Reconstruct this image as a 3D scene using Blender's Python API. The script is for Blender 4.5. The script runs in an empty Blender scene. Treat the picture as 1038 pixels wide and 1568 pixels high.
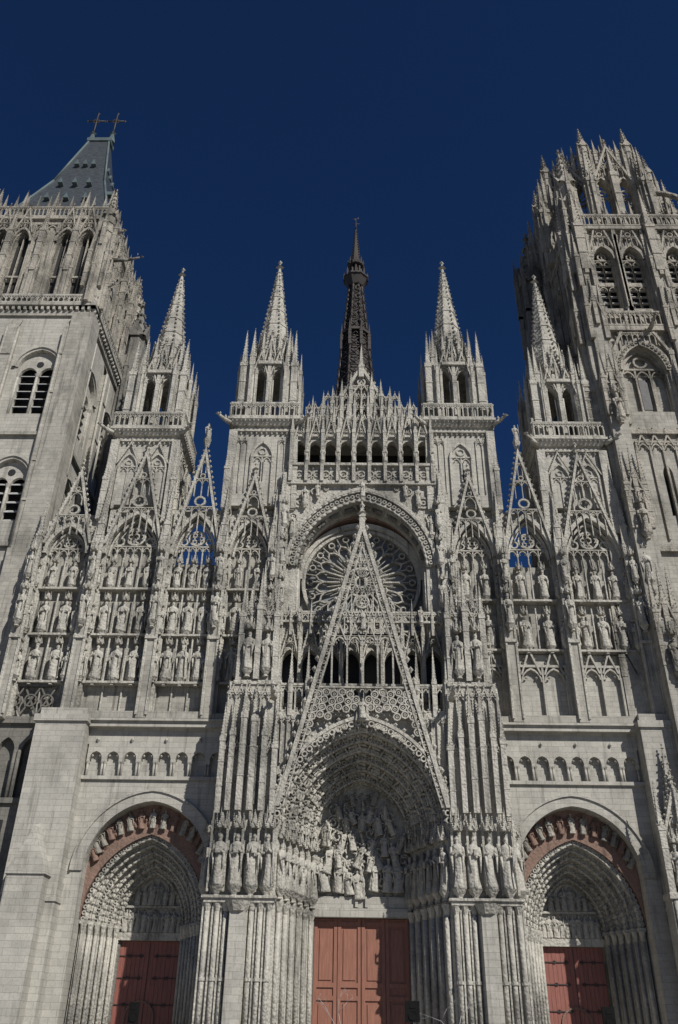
import bpy, math, random
from math import sin, cos, pi, sqrt, acos, radians, atan2
from mathutils import Matrix, Vector
random.seed(11)
scene=bpy.context.scene
# ------------------------------------------------------------------ materials
def newmat(name):
    m=bpy.data.materials.new(name); m.use_nodes=True
    nt=m.node_tree; nt.nodes.clear(); return m,nt
def N(nt,t,**k):
    n=nt.nodes.new(t)
    for a,b in k.items(): setattr(n,a,b)
    return n
def mixc(nt,fac,a,b,mode='MIX'):
    n=N(nt,'ShaderNodeMix',data_type='RGBA',blend_type=mode)
    for i,v in ((0,fac),(6,a),(7,b)):
        if hasattr(v,'links'): nt.links.new(v,n.inputs[i])
        else: n.inputs[i].default_value=v if i==0 else (*v,1)
    return n.outputs[2]
def ramp(nt,inp,p0,p1):
    n=N(nt,'ShaderNodeMapRange'); n.inputs[1].default_value=p0; n.inputs[2].default_value=p1
    nt.links.new(inp,n.inputs[0]); return n.outputs[0]
def math_(nt,op,a,b):
    n=N(nt,'ShaderNodeMath',operation=op)
    for i,v in ((0,a),(1,b)):
        if hasattr(v,'links'): nt.links.new(v,n.inputs[i])
        else: n.inputs[i].default_value=v
    return n.outputs[0]
def noise(nt,vec,scale,detail=4,rough=.6):
    n=N(nt,'ShaderNodeTexNoise'); n.inputs['Scale'].default_value=scale
    n.inputs['Detail'].default_value=detail; n.inputs['Roughness'].default_value=rough
    nt.links.new(vec,n.inputs['Vector']); return n.outputs['Fac']
def stone(name,light,dark,brick=True,stain=.5,carve=0.0,bw=.78,bh=.33):
    m,nt=newmat(name); L=nt.links
    out=N(nt,'ShaderNodeOutputMaterial'); bs=N(nt,'ShaderNodeBsdfPrincipled')
    L.new(bs.outputs[0],out.inputs[0]); bs.inputs['Roughness'].default_value=.92
    bs.inputs['Specular IOR Level'].default_value=.12
    tc=N(nt,'ShaderNodeTexCoord'); sep=N(nt,'ShaderNodeSeparateXYZ'); L.new(tc.outputs['Object'],sep.inputs[0])
    h=math_(nt,'ADD',sep.outputs[0],sep.outputs[1])
    cb=N(nt,'ShaderNodeCombineXYZ'); L.new(h,cb.inputs[0]); L.new(sep.outputs[2],cb.inputs[1])
    big=noise(nt,tc.outputs['Object'],.25,6,.68)
    med=noise(nt,tc.outputs['Object'],1.9,5,.7)
    fine=noise(nt,tc.outputs['Object'],9,4,.7)
    mp=N(nt,'ShaderNodeMapping'); mp.inputs['Scale'].default_value=(2.6,2.6,.17); L.new(tc.outputs['Object'],mp.inputs[0])
    st=noise(nt,mp.outputs[0],1.0,5,.68)
    c=mixc(nt,ramp(nt,med,.38,.7),light,tuple(.65*a+.35*b for a,b in zip(light,dark)))
    c=mixc(nt,math_(nt,'MULTIPLY',ramp(nt,big,.48,.64),stain),c,dark)
    c=mixc(nt,math_(nt,'MULTIPLY',ramp(nt,st,.53,.68),stain),c,tuple(.5*a for a in dark))
    c=mixc(nt,math_(nt,'MULTIPLY',ramp(nt,fine,.52,.74),.38),c,tuple(.45*a for a in dark))
    hgt=math_(nt,'MULTIPLY',fine,.35)
    if brick:
        b=N(nt,'ShaderNodeTexBrick'); L.new(cb.outputs[0],b.inputs['Vector'])
        b.inputs['Scale'].default_value=1; b.inputs['Brick Width'].default_value=bw; b.inputs['Row Height'].default_value=bh
        b.inputs['Mortar Size'].default_value=.009; b.inputs['Mortar Smooth'].default_value=.4
        b.inputs['Color1'].default_value=(.84,.84,.83,1); b.inputs['Color2'].default_value=(1.0,.995,.975,1); b.inputs['Mortar'].default_value=(.72,.71,.69,1)
        c=mixc(nt,1.0,c,b.outputs['Color'],'MULTIPLY')
        hgt=math_(nt,'SUBTRACT',hgt,math_(nt,'MULTIPLY',b.outputs['Fac'],.3))
    if carve>0:
        vo=N(nt,'ShaderNodeTexVoronoi'); vo.inputs['Scale'].default_value=6.5; L.new(tc.outputs['Object'],vo.inputs['Vector'])
        hgt=math_(nt,'ADD',hgt,math_(nt,'MULTIPLY',vo.outputs['Distance'],-carve))
        hgt=math_(nt,'ADD',hgt,math_(nt,'MULTIPLY',med,carve))
    bp=N(nt,'ShaderNodeBump'); bp.inputs['Strength'].default_value=.75; bp.inputs['Distance'].default_value=.05 if carve==0 else .12
    L.new(hgt,bp.inputs['Height']); L.new(bp.outputs[0],bs.inputs['Normal'])
    L.new(c,bs.inputs['Base Color']); return m
def plain(name,a,b,scale=3,rough=.6,metal=0.,stretch=(1,1,1),bump=.02,spec=.5):
    m,nt=newmat(name); L=nt.links
    out=N(nt,'ShaderNodeOutputMaterial'); bs=N(nt,'ShaderNodeBsdfPrincipled'); L.new(bs.outputs[0],out.inputs[0])
    bs.inputs['Roughness'].default_value=rough; bs.inputs['Metallic'].default_value=metal; bs.inputs['Specular IOR Level'].default_value=spec
    tc=N(nt,'ShaderNodeTexCoord'); mp=N(nt,'ShaderNodeMapping'); mp.inputs['Scale'].default_value=stretch
    L.new(tc.outputs['Object'],mp.inputs[0]); f=noise(nt,mp.outputs[0],scale,5)
    L.new(mixc(nt,ramp(nt,f,.3,.7),a,b),bs.inputs['Base Color'])
    bp=N(nt,'ShaderNodeBump'); bp.inputs['Distance'].default_value=bump; L.new(f,bp.inputs['Height']); L.new(bp.outputs[0],bs.inputs['Normal'])
    return m
M_ASH=stone('ashlar_limestone',(.47,.452,.405),(.27,.26,.235),True,.55)
M_TOW=stone('weathered_ashlar',(.42,.40,.355),(.18,.175,.155),True,.7)
M_CARV=stone('carved_limestone',(.48,.458,.40),(.155,.15,.135),False,.7,.5)
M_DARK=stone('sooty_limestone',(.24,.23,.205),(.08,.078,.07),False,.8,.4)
M_RED=stone('stained_tuff',(.26,.17,.135),(.14,.10,.08),False,.6,.3)
M_GLASS=plain('leaded_glass',(.10,.105,.11),(.24,.25,.255),2.0,.5)
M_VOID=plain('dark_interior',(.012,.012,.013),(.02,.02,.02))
M_WOOD=plain('painted_oak',(.29,.105,.08),(.19,.068,.05),2.2,.55,0,(6,6,.6),.01)
M_WOODC=plain('brown_oak',(.30,.13,.085),(.20,.085,.055),2.2,.55,0,(6,6,.6),.01)
M_IRON=plain('cast_iron',(.024,.022,.021),(.045,.034,.028),1.2,.6,.1)
M_SLATE=plain('slate_roof',(.085,.095,.10),(.04,.045,.05),2.5,.3,.0,(1,1,3),.03)
M_VERD=plain('verdigris_lead',(.10,.14,.145),(.055,.075,.08),1.0,.6,.0)
M_LOUV=plain('louvre_slate',(.42,.42,.41),(.28,.28,.27),3,.8)
M_MID=stone('brown_carved_limestone',(.40,.37,.315),(.12,.115,.10),False,.8,.5)
M_BLK=plain('black_cabinet',(.006,.006,.006),(.01,.01,.01),3,.8,0,(1,1,1),.0,.1)
M_OLD=stone('sooty_ashlar',(.21,.20,.18),(.09,.088,.08),True,.7)
MATS=[M_ASH,M_TOW,M_CARV,M_DARK,M_RED,M_GLASS,M_VOID,M_WOOD,M_IRON,M_SLATE,M_VERD,M_LOUV,M_WOODC,M_MID,M_BLK,M_OLD]
ASH,TOW,CARV,DARK,RED,GLASS,VOID,WOOD,IRON,SLATE,VERD,LOUV,WOODC,MID,BLK,OLD=range(16)
# ------------------------------------------------------------------ mesh builder
class MB:
    def __init__(s,name,m=CARV):
        s.name=name; s.V=[];s.F=[];s.M=[];s.S=[];s.m=m; s.T=None; s.st=[]
    def push(s,x=0,y=0,z=0,rz=0,ry=0):
        s.st.append(s.T); t=Matrix.Translation((x,y,z))@Matrix.Rotation(rz,4,'Z')@Matrix.Rotation(ry,4,'Y')
        s.T=t if s.T is None else s.T@t
    def pop(s): s.T=s.st.pop()
    def add(s,vs,fs,sm=False):
        o=len(s.V)
        if s.T is None: s.V.extend(vs)
        else:
            T=s.T; a=T[0];b=T[1];c=T[2]
            a0,a1,a2,a3=a;b0,b1,b2,b3=b;c0,c1,c2,c3=c
            s.V.extend([(a0*x+a1*y+a2*z+a3,b0*x+b1*y+b2*z+b3,c0*x+c1*y+c2*z+c3) for x,y,z in vs])
        s.F.extend([tuple(i+o for i in f) for f in fs]); s.M.extend([s.m]*len(fs)); s.S.extend([sm]*len(fs))
    def box(s,x0,x1,y0,y1,z0,z1):
        s.add([(x0,y0,z0),(x1,y0,z0),(x1,y1,z0),(x0,y1,z0),(x0,y0,z1),(x1,y0,z1),(x1,y1,z1),(x0,y1,z1)],
              [(0,1,5,4),(1,2,6,5),(2,3,7,6),(3,0,4,7),(4,5,6,7),(3,2,1,0)])
    def fr(s,x,y,z0,z1,r0,r1,n=8,rot=None,sm=False,top=True):
        if rot is None: rot=pi/n
        vs=[];fs=[]
        for z,r in((z0,r0),(z1,r1)):
            for i in range(n):
                a=rot+2*pi*i/n; vs.append((x+r*sin(a),y-r*cos(a),z))
        for i in range(n):
            j=(i+1)%n; fs.append((i,j,n+j,n+i))
        if top: fs.append(tuple(range(n,2*n)))
        fs.append(tuple(range(n-1,-1,-1)))
        s.add(vs,fs,sm)
    def oc(s,x,y,z,rx,ry=None,rz=None):
        if ry is None: ry=rx
        if rz is None: rz=rx
        s.add([(x-rx,y,z),(x+rx,y,z),(x,y-ry,z),(x,y+ry,z),(x,y,z-rz),(x,y,z+rz)],
          [(0,2,5),(2,1,5),(1,3,5),(3,0,5),(2,0,4),(1,2,4),(3,1,4),(0,3,4)])
    def prism(s,poly,y0,y1):
        n=len(poly); vs=[(p[0],y0,p[1]) for p in poly]+[(p[0],y1,p[1]) for p in poly]
        fs=[tuple(range(n)),tuple(range(2*n-1,n-1,-1))]+[(i,n+i,n+(i+1)%n,(i+1)%n) for i in range(n)]
        s.add(vs,fs)
    def plan(s,poly,z0,z1):
        n=len(poly); vs=[(p[0],p[1],z0) for p in poly]+[(p[0],p[1],z1) for p in poly]
        fs=[tuple(range(n)),tuple(range(2*n-1,n-1,-1))]+[(i,n+i,n+(i+1)%n,(i+1)%n) for i in range(n)]
        s.add(vs,fs)
    def tube(s,p,q,r0,r1=None,n=6,sm=True):
        if r1 is None:r1=r0
        p=Vector(p);q=Vector(q);d=q-p
        if d.length<1e-6:return
        d.normalize(); u=d.orthogonal().normalized(); w=d.cross(u)
        vs=[]
        for c,r in((p,r0),(q,r1)):
            for i in range(n):
                a=2*pi*i/n; vs.append(tuple(c+u*(r*cos(a))+w*(r*sin(a))))
        s.add(vs,[(i,(i+1)%n,n+(i+1)%n,n+i) for i in range(n)]+[tuple(range(n-1,-1,-1)),tuple(range(n,2*n))],sm)
    def path(s,pts,r,n=5):
        for a,b in zip(pts,pts[1:]): s.tube(a,b,r,r,n)
    def bar(s,x0,z0,x1,z1,t,y0,y1):
        d=sqrt((x1-x0)**2+(z1-z0)**2); nx=-(z1-z0)/d*t/2; nz=(x1-x0)/d*t/2
        s.prism([(x0+nx,z0+nz),(x1+nx,z1+nz),(x1-nx,z1-nz),(x0-nx,z0-nz)],y0,y1)
    def band(s,po,pi_,y0,y1):
        n=len(po); vs=[(p[0],y0,p[1]) for p in po]+[(p[0],y0,p[1]) for p in pi_]+[(p[0],y1,p[1]) for p in po]+[(p[0],y1,p[1]) for p in pi_]
        fs=[]
        for i in range(n-1):
            j=i+1; fs+=[(i,j,n+j,n+i),(2*n+i,3*n+i,3*n+j,2*n+j),(i,2*n+i,2*n+j,j),(n+i,n+j,3*n+j,3*n+i)]
        s.add(vs,fs)
    def ring(s,cx,zs,wo,ro,wi,ri,y0,y1,n=10):
        s.band([(cx+a,zs+b) for a,b in arc(wo,ro,n)],[(cx+a,zs+b) for a,b in arc(wi,ri,n)],y0,y1)
    def circ(s,cx,cz,ro,ri,y0,y1,n=16):
        A=[2*pi*i/n for i in range(n+1)]
        s.band([(cx+ro*cos(a),cz+ro*sin(a)) for a in A],[(cx+ri*cos(a),cz+ri*sin(a)) for a in A],y0,y1)
    def archwall(s,cx,w,zs,rise,x0,x1,z0,z1,y0,y1,n=7):
        if cx-w>x0+1e-4: s.box(x0,cx-w,y0,y1,z0,z1)
        if x1>cx+w+1e-4: s.box(cx+w,x1,y0,y1,z0,z1)
        P=[(cx+a,zs+b) for a,b in arc(w,rise,n)]
        s.band([(p[0],z1) for p in P],P,y0,y1)
def arc(w,r,n=8):
    if r<w*1.02:
        return [(-w*cos(pi*i/(2*n)),r*sin(pi*i/(2*n))) for i in range(2*n+1)]
    c=(r*r-w*w)/(2*w); R=w+c; am=acos(c/R)
    left=[(c-R*cos(am*i/n),R*sin(am*i/n)) for i in range(n+1)]
    return left+[(-x,z) for x,z in reversed(left[:-1])]
def finish(b,parent):
    me=bpy.data.meshes.new(b.name); me.from_pydata(b.V,[],b.F)
    for m in MATS: me.materials.append(m)
    me.polygons.foreach_set('material_index',b.M); me.polygons.foreach_set('use_smooth',b.S); me.update()
    o=bpy.data.objects.new(b.name,me); scene.collection.objects.link(o); o.parent=parent; return o
# ------------------------------------------------------------------ gothic kit
def statue(b,x,y,z,h,rot=0.,mat=None,console=True,slim=.9):
    om=b.m
    if mat is not None:b.m=mat
    R=random.random; ph=R()*6; sw=(R()-.5)*.07; k=random.choice((6,7,8))
    b.push(x,y,z,rot+(R()-.5)*.5)
    prof=[(0,.165,.13,.18),(.05,.155,.125,.24),(.2,.135,.11,.24),(.36,.135,.105,.2),(.5,.12,.095,.14),(.58,.115,.09,.08),(.66,.13,.095,.06),(.73,.148,.095,.02),(.79,.15,.085,0),(.825,.095,.07,0),(.845,.045,.045,0),(.87,.043,.045,0)]
    n=16; vs=[];fs=[]
    for t,rx,ry,f in prof:
        ox=sw*sin(t*4)
        for i in range(n):
            a=2*pi*i/n; m=1+f*sin(k*a+ph+t*.9)
            vs.append(((ox+rx*slim*m*cos(a))*h,(ry*m*sin(a))*h,t*h))
    for r in range(len(prof)-1):
        for i in range(n):
            j=(i+1)%n; fs.append((r*n+i,r*n+j,(r+1)*n+j,(r+1)*n+i))
    fs.append(tuple(range(n-1,-1,-1)));b.add(vs,fs,True)
    ox=sw*sin(3.6)*h; hz=.925*h
    vs=[];fs=[];q=8
    for r in range(1,5):
        t=pi*r/5
        for i in range(q):
            a=2*pi*i/q; vs.append((ox+.052*h*sin(t)*cos(a),(-.008+.06*sin(t)*sin(a))*h,hz+.075*h*cos(t)))
    for r in range(3):
        for i in range(q):
            j=(i+1)%q; fs.append((r*q+i,r*q+j,(r+1)*q+j,(r+1)*q+i))
    fs+= [tuple(range(q)),tuple(range(4*q-1,3*q-1,-1))]; b.add(vs,fs,True)
    b.oc(ox,-.065*h,hz-.005*h,.012*h,.02*h,.02*h)
    if R()<.5: b.oc(ox,-.045*h,hz-.065*h,.035*h,.03*h,.05*h)
    if R()<.35: b.fr(ox,0,hz+.04*h,hz+.1*h,.055*h,.065*h*(1 if R()<.6 else .2),7)
    for sg in(-1,1):
        sh=(ox+sg*.13*h*slim,0,.775*h); el=(ox+sg*.16*h*slim,-.045*h,.60*h); up=R()
        hd=(ox+sg*.05*h,-.135*h,(.58+.14*up)*h)
        b.tube(sh,el,.042*h,.036*h,6); b.tube(el,hd,.036*h,.022*h,6); b.oc(hd[0],hd[1],hd[2],.022*h,.025*h,.03*h)
        b.tube((el[0]*.9,el[1]-.03*h,el[2]),(ox+sg*.12*h*slim,-.09*h,.3*h),.03*h,.012*h,5)
    r=R()
    if r<.35: b.box(ox-.05*h,ox+.05*h,-.165*h,-.135*h,.60*h,.72*h)
    elif r<.55: b.tube((ox+.15*h,-.13*h,0.02*h),(ox+.13*h,-.14*h,.98*h),.011*h,.011*h,5)
    b.pop()
    if console:
        b.fr(x,y,z-.15*h,z,.05*h,.15*h,6); b.fr(x,y,z-.19*h,z-.15*h,.08*h,.06*h,6)
    b.m=om
def crock(b,x,y,z,r): b.oc(x,y,z,r,r,r*1.15)
def finial(b,x,y,z,r):
    b.fr(x,y,z-r,z+3*r,r*.35,r*.25,4); b.oc(x,y,z+r*.9,r*1.25,r*1.25,r*.7); b.oc(x,y,z+3*r,r*.7,r*.7,r)
def pinn(b,x,y,z,w,hs,hp,n=4,cr=True,gab=True):
    rot=pi/n; k=sqrt(2) if n==4 else 1.08
    if hs>0:
        b.fr(x,y,z,z+hs,w*k,w*k,n,rot,top=False)
        b.fr(x,y,z+hs*.97,z+hs*1.03,w*k*1.2,w*k*1.2,n,rot)
        if gab and hs>6*w:
            for zz in (z+hs*.35,z+hs*.68): b.fr(x,y,zz,zz+w*.4,w*k*1.15,w*k*1.15,n,rot)
    zz=z+hs
    if gab:
        g=w*1.05
        for a in range(4):
            b.push(x,y,zz,a*pi/2); b.prism([(-g,0),(g,0),(0,g*2.1)],-g*1.12,-g*.8); b.oc(0,-g,g*2.2,g*.2); b.pop()
    b.fr(x,y,zz,zz+hp,w*k*.85,w*.12,n,rot)
    if cr:
        m=max(3,int(hp/(w*1.1))); m=min(m,11)
        for i in range(1,m):
            t=i/m; r=w*k*.85*(1-t)+w*.12*t; c=w*.3*(1-.45*t)
            for a in range(n):
                an=rot+2*pi*a/n; crock(b,x+(r+c*.5)*sin(an),y-(r+c*.5)*cos(an),zz+hp*t,c)
    finial(b,x,y,zz+hp,w*.28)
def gable(b,cx,y0,y1,zb,w,zt,t=.16,trac=True,cs=None):
    H=zt-zb; L=sqrt(w*w+H*H); tx=t*L/H; tz=t*L/w
    b.prism([(cx-w,zb),(cx,zt),(cx,zt-tz),(cx-w+tx,zb)],y0,y1)
    b.prism([(cx+w,zb),(cx+w-tx,zb),(cx,zt-tz),(cx,zt)],y0,y1)
    c=cs or t*.75; n=max(4,int(L/(c*3.0))); ym=(y0+y1)/2
    for i in range(n+1):
        u=i/n
        for sg in(-1,1): b.oc(cx+sg*(w*(1-u)+c*.55),ym,zb+H*u+c*.3,c*.75,c*.9,c)
    finial(b,cx,ym,zt+c,c*1.3)
    if trac:
        ya,yb=y0+(y1-y0)*.2,y1-(y1-y0)*.2
        wi=lambda z:max(0,w*(zt-z)/H-tx)
        z=zb+H*.12; tt=t*.32; ht=H*.24
        while wi(z+ht)>tt*2.2 and ht>.15:
            ww=wi(z+ht*.8); nn=max(1,int(ww*2/.42))
            lancets(b,cx-ww,cx+ww,ya,yb,z,z+ht,nn,tt,False,False)
            r=min(ww*.42,ht*.28)
            z+=ht+tt*1.5
            if r>.1:
                b.circ(cx,z+r,r,r*.68,ya,yb,10)
                for s2 in(-1,1):
                    if wi(z+r)>r*2.2: b.circ(cx+s2*r*1.6,z+r*.6,r*.6,r*.4,ya+.004,yb-.004,8)
                z+=2*r
            ht*=.72
def lancets(b,x0,x1,y0,y1,z0,z1,n,t=.07,gab=False,cusp=True):
    p=(x1-x0)/n
    for i in range(n+1): b.box(x0+i*p-t/2,x0+i*p+t/2,y0,y1,z0,z1)
    for i in range(n):
        cx=x0+(i+.5)*p; w=max(.02,p/2-t*.55); r=min(w*1.35,(z1-z0)*.5); zs=z1-r-t
        b.ring(cx,zs,w+.001,r+t*.6,w-min(t*.6,w*.5),r-t*.5,y0+.01,y1-.01,4)
        if cusp:
            b.oc(cx-w*.5,(y0+y1)/2,zs+r*.35,t*.8);b.oc(cx+w*.5,(y0+y1)/2,zs+r*.35,t*.8)
        if gab: gable(b,cx,y0-.05,y1,z1-r*.6,p*.46,z1+p*.9,t*.9,False)
    b.box(x0-t/2,x1+t/2,y0-.02,y1+.02,z1-t*.3,z1+t)
def balus(b,x0,x1,y,z0,z1,p=.42,t=.07,d=.16):
    n=max(2,round((x1-x0)/p)); b.box(x0,x1,y-d*.8,y+d*.8,z0,z0+.14); b.box(x0,x1,y-d*.8,y+d*.8,z1-.13,z1)
    lancets(b,x0+t/2,x1-t/2,y-d/2,y+d/2,z0+.13,z1-.2,n,t,False,False)
def canopy(b,x,y,z,w):
    b.fr(x,y,z,z+w*.55,w*.72,w*.8,6)
    for a in(-1,0,1):
        b.push(x,y,z,a*pi/3); gable(b,0,-w*.8,-w*.66,w*.15,w*.42,w*1.25,w*.14,False); b.pop()
    b.fr(x,y,z+w*.55,z+w*2.2,w*.5,w*.06,6); crock(b,x,y,z+w*2.3,w*.14)
def figures_on_arc(b,cx,zs,w,r,y,h,step,mat=None):
    P=[(cx+a,zs+c) for a,c in arc(w,r,24)]; acc=0; last=-9
    mid=len(P)//2
    for i in range(1,len(P)):
        dx=P[i][0]-P[i-1][0]; dz=P[i][1]-P[i-1][1]; acc+=sqrt(dx*dx+dz*dz)
        if acc-last>=step:
            last=acc
            if i<mid: ang=atan2(dx,dz)
            else: ang=atan2(-dx,-dz)
            x,z=P[i-1] if i<mid else P[i]
            b.push(x,y,z,0,ang); statue(b,0,0,0,h,0,mat,False,1.1); b.fr(0,.0,h*1.0,h*1.14,.2*h,.25*h,5); b.pop()
def along(cx,zs,w,r,step,n=30):
    P=[(cx+a,zs+c) for a,c in arc(w,r,n)]; acc=step; out=[]
    for i in range(1,len(P)):
        acc+=sqrt((P[i][0]-P[i-1][0])**2+(P[i][1]-P[i-1][1])**2)
        if acc>=step: acc=0; out.append(P[i])
    return out
def arcpath(b,cx,zs,w,r,y,rad,n=12): b.path([(cx+a,y,zs+c) for a,c in arc(w,r,n)],rad,5)
def teeth(b,cx,zs,w,r,y,s,step):
    for x,z in along(cx,zs,w,r,step): b.oc(x,y,z,s,s*.8,s)
def lace(b,cx,zs,w,r,y,s,step):
    for x,z in along(cx,zs,w,r,step,60): b.circ(x,z,s,s*.55,y-.06,y+.06,7)
def garg(b,x,y,z,dx,dy,L=1.5):
    b.tube((x,y,z),(x+dx*L*.6,y+dy*L*.6,z+.05*L),.2,.15); b.tube((x+dx*L*.6,y+dy*L*.6,z+.05*L),(x+dx*L,y+dy*L,z+.18*L),.15,.1)
    b.oc(x+dx*L*1.08,y+dy*L*1.08,z+.22*L,.2,.17,.14); b.oc(x+dx*L*.9,y+dy*L*.9,z+.36*L,.08,.08,.16)
    b.oc(x+dx*L*.45,y+dy*L*.45,z+.28*L,.12,.12,.26)
def mm(sg,a,c): return (min(sg*a,sg*c),max(sg*a,sg*c))

cath=bpy.data.objects.new('gothic_cathedral',None); scene.collection.objects.link(cath)

# ================================================================== side portals + lower wall
for sg,nm in((-1,'north_portal'),(1,'south_portal')):
    b=MB(nm,ASH); C=12.05*sg
    xa,xb=mm(sg,8.0,16.4)
    b.archwall(C,3.45,9.3,3.75,xa,xb,0,14.25,0,1.5,12)
    b.ring(C,9.3,4.0,4.3,3.46,3.76,-.10,.0,14); b.ring(C,9.3,4.12,4.42,4.0,4.3,-.2,.1,14)
    b.box(xa,xb,.35,1.3,14.25,17.3)
    b.box(xa,xb,-.16,.36,14.25,14.45); b.box(xa,xb,-.001,.36,16.35,17.3)
    n=8; p=(8.2)/n; xs=xa+.1
    for i in range(n):
        cx=xs+(i+.5)*p; b.archwall(cx,p*.36,15.5,p*.42,cx-p/2,cx+p/2,15.3,16.35,.0,.34,4)
        for s2 in(-1,1):
            b.tube((cx+s2*p*.42,.1,14.45),(cx+s2*p*.42,.1,15.35),.07,.07,6)
            b.fr(cx+s2*p*.42,.1,15.2,15.35,.07,.13,6)
            b.oc(cx+s2*p*.22,.1,15.68,.09,.1,.09)
        if i%2==0: b.oc(cx,-.05,16.6,.12,.15,.16)
    b.box(xa-.1,xb+.1,-.45,.4,17.3,17.62); b.box(xa-.1,xb+.1,-.62,.4,17.62,17.75)
    b.m=TOW; b.box(xa,xb,-.35,.9,17.75,18.2); b.m=ASH
    ba,bb=mm(sg,16.4,19.4)
    b.box(ba,bb,-1.0,1.3,0,17.4); b.box(ba-.12,bb+.12,-1.15,1.3,17.4,17.8); b.box(ba+.1,bb-.1,-.8,1.2,17.8,18.3)
    b.box(ba-.06,bb+.06,-1.08,1.3,7.6,7.8)
    ga,gb=mm(sg,16.9,18.9) if sg<0 else (16.1,18.6); b.box(ga,gb,-2.0,-1.0,0,8.0 if sg>0 else 8.8)
    if sg<0:
        b.add([(ga-.1,-2.1,8.8),(gb+.1,-2.1,8.8),(gb+.1,-1.0,8.8),(ga-.1,-1.0,8.8),((ga+gb)/2,-1.9,11.3),((ga+gb)/2,-1.0,11.6)],[(0,1,4),(1,2,5,4),(3,0,4,5),(0,1,2,3)])
    else:
        b.m=CARV; b.box(ga-.1,gb+.1,-2.15,-1.0,8.0,8.3); b.box(16.5,18.2,-1.5,-1.0,8.3,12)
        for x in(16.8,17.9): statue(b,x,-1.85,8.75,1.9); canopy(b,x,-1.8,10.8,.38)
        for x in(16.25,17.35,18.45): pinn(b,x,-1.85,8.3,.17,3.2,2.4)
        gable(b,17.35,-1.75,-1.5,11.2,1.0,14.0,.16,True); pinn(b,17.35,-1.3,11.8,.35,1.0,3.2)
        for x in(16.3,16.9,17.8,18.4): b.tube((x,-2.05,.3),(x,-2.05,7.9),.12,.12,8)
        b.m=ASH
    b.m=RED
    b.band([(C+a,9.3+c) for a,c in arc(3.45,3.75,12)],[(C+a,7+c*.98) for a,c in arc(3.42,4.5,12)],.8,1.1)
    for i in range(15):
        a=pi*(i+.5)/15; b.push(C-2.95*cos(a),.66,10.0+2.0*sin(a)-.3,0,-.5*cos(a)); statue(b,0,0,0,1.05,0,MID if i%3 else RED,False,1.1); b.pop()
    for i in range(60):
        a=random.uniform(.15,pi-.15); q=random.uniform(.0,.9); b.oc(C-(2.7+q*.6)*cos(a),.75,9.9+(2.0+q)*sin(a),.1,.12,.14)
    b.m=CARV
    wo,ro=3.36,4.6; K=6
    for k in range(K):
        wi=wo-.25; ri=ro-.29; y=1.05+k*.46
        b.ring(C,6.9,wo,ro,wi,ri,y,y+.7,14)
        arcpath(b,C,6.9,wi+.02,ri+.02,y,.08,14); arcpath(b,C,6.9,wi+.01,ri+.01,y+.26,.05,14)
        if k%2: teeth(b,C,6.9,(wo+wi)/2+.03,(ro+ri)/2+.03,y-.03,.085,.24)
        else: lace(b,C,6.9,(wo+wi)/2+.03,(ro+ri)/2+.03,y-.02,.12,.27)
        teeth(b,C,6.9,wi,ri,y+.36,.1,.3)
        for s2 in(-1,1):
            b.box(min(C+s2*wi,C+s2*wo),max(C+s2*wi,C+s2*wo),y,y+.7,0,6.9)
            b.tube((C+s2*(wi+.06),y-.04,0.8),(C+s2*(wi+.06),y-.04,6.25),.1,.1,8)
            b.tube((C+s2*(wi+.0),y+.24,0.8),(C+s2*(wi+.0),y+.24,6.25),.06,.06,6)
            b.fr(C+s2*(wi+.06),y-.04,6.25,6.75,.1,.2,8); b.fr(C+s2*(wi+.06),y-.04,.3,.8,.2,.12,8)
            b.box(C+s2*(wi+.08)-.2,C+s2*(wi+.08)+.2,y-.16,y+.35,6.75,6.92)
            for q in range(14): b.oc(C+s2*(wi+.02),y+.36,1.4+q*.36,.09,.1,.13)
        wo,ro=wi-.003,ri-.003
    YT=4.0
    b.prism([(C+a,6.9+c*1.0) for a,c in arc(wo+.05,ro+.05,12)]+[(C+wo+.05,6.4),(C-wo-.05,6.4)],YT-.05,YT+.2)
    b.box(C-1.9,C+1.9,YT-.3,YT+.2,6.2,6.6); b.box(C-1.85,C+1.85,YT-.25,YT-.04,7.9,8.02)
    for i in range(10): statue(b,C-1.55+i*.345,YT-.18,6.62,random.uniform(1.0,1.2),0,CARV,False,1.2)
    for i in range(6): statue(b,C-1.0+i*.4,YT-.18,8.05,1.25 if i in(2,3) else .9,0,CARV,False,1.3)
    for i in range(50): b.oc(C+random.uniform(-1.5,1.5),YT-.1,random.uniform(6.6,8.6),.1,.12,.12)
    b.circ(C,8.7,.8,.66,YT-.15,YT-.06,16)
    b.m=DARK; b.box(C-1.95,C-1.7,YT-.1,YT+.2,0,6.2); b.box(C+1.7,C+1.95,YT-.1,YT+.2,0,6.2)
    b.m=WOOD
    for i in range(14):
        x=C-1.7+i*3.4/14; b.box(x+.006,x+.237,YT+.02+.01*(i%2),YT+.2,0,6.18)
    b.m=IRON
    for z in(5.4,4.3,3.0,1.2):
        for s2 in(-1,1):
            b.box(min(C+s2*1.65,C+s2*.3),max(C+s2*1.65,C+s2*.3),YT-.03,YT+.01,z,z+.05)
            for q in(.45,1.1): b.circ(C+s2*q,z+.025,.1,.07,YT-.025,YT+.005,8)
    b.box(C-.012,C+.012,YT-.01,YT+.02,0,6.1)
    b.m=RED; b.ring(C-.2,2.4,.85,.85,.75,.75,YT-.06,YT+.01,8); b.box(C-1.05,C-.95,YT-.06,YT+.01,0,2.4); b.box(C+.55,C+.65,YT-.06,YT+.01,0,2.4)
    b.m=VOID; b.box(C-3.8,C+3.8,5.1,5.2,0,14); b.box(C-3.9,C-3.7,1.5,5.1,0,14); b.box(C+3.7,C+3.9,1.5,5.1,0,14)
    finish(b,cath)

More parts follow.
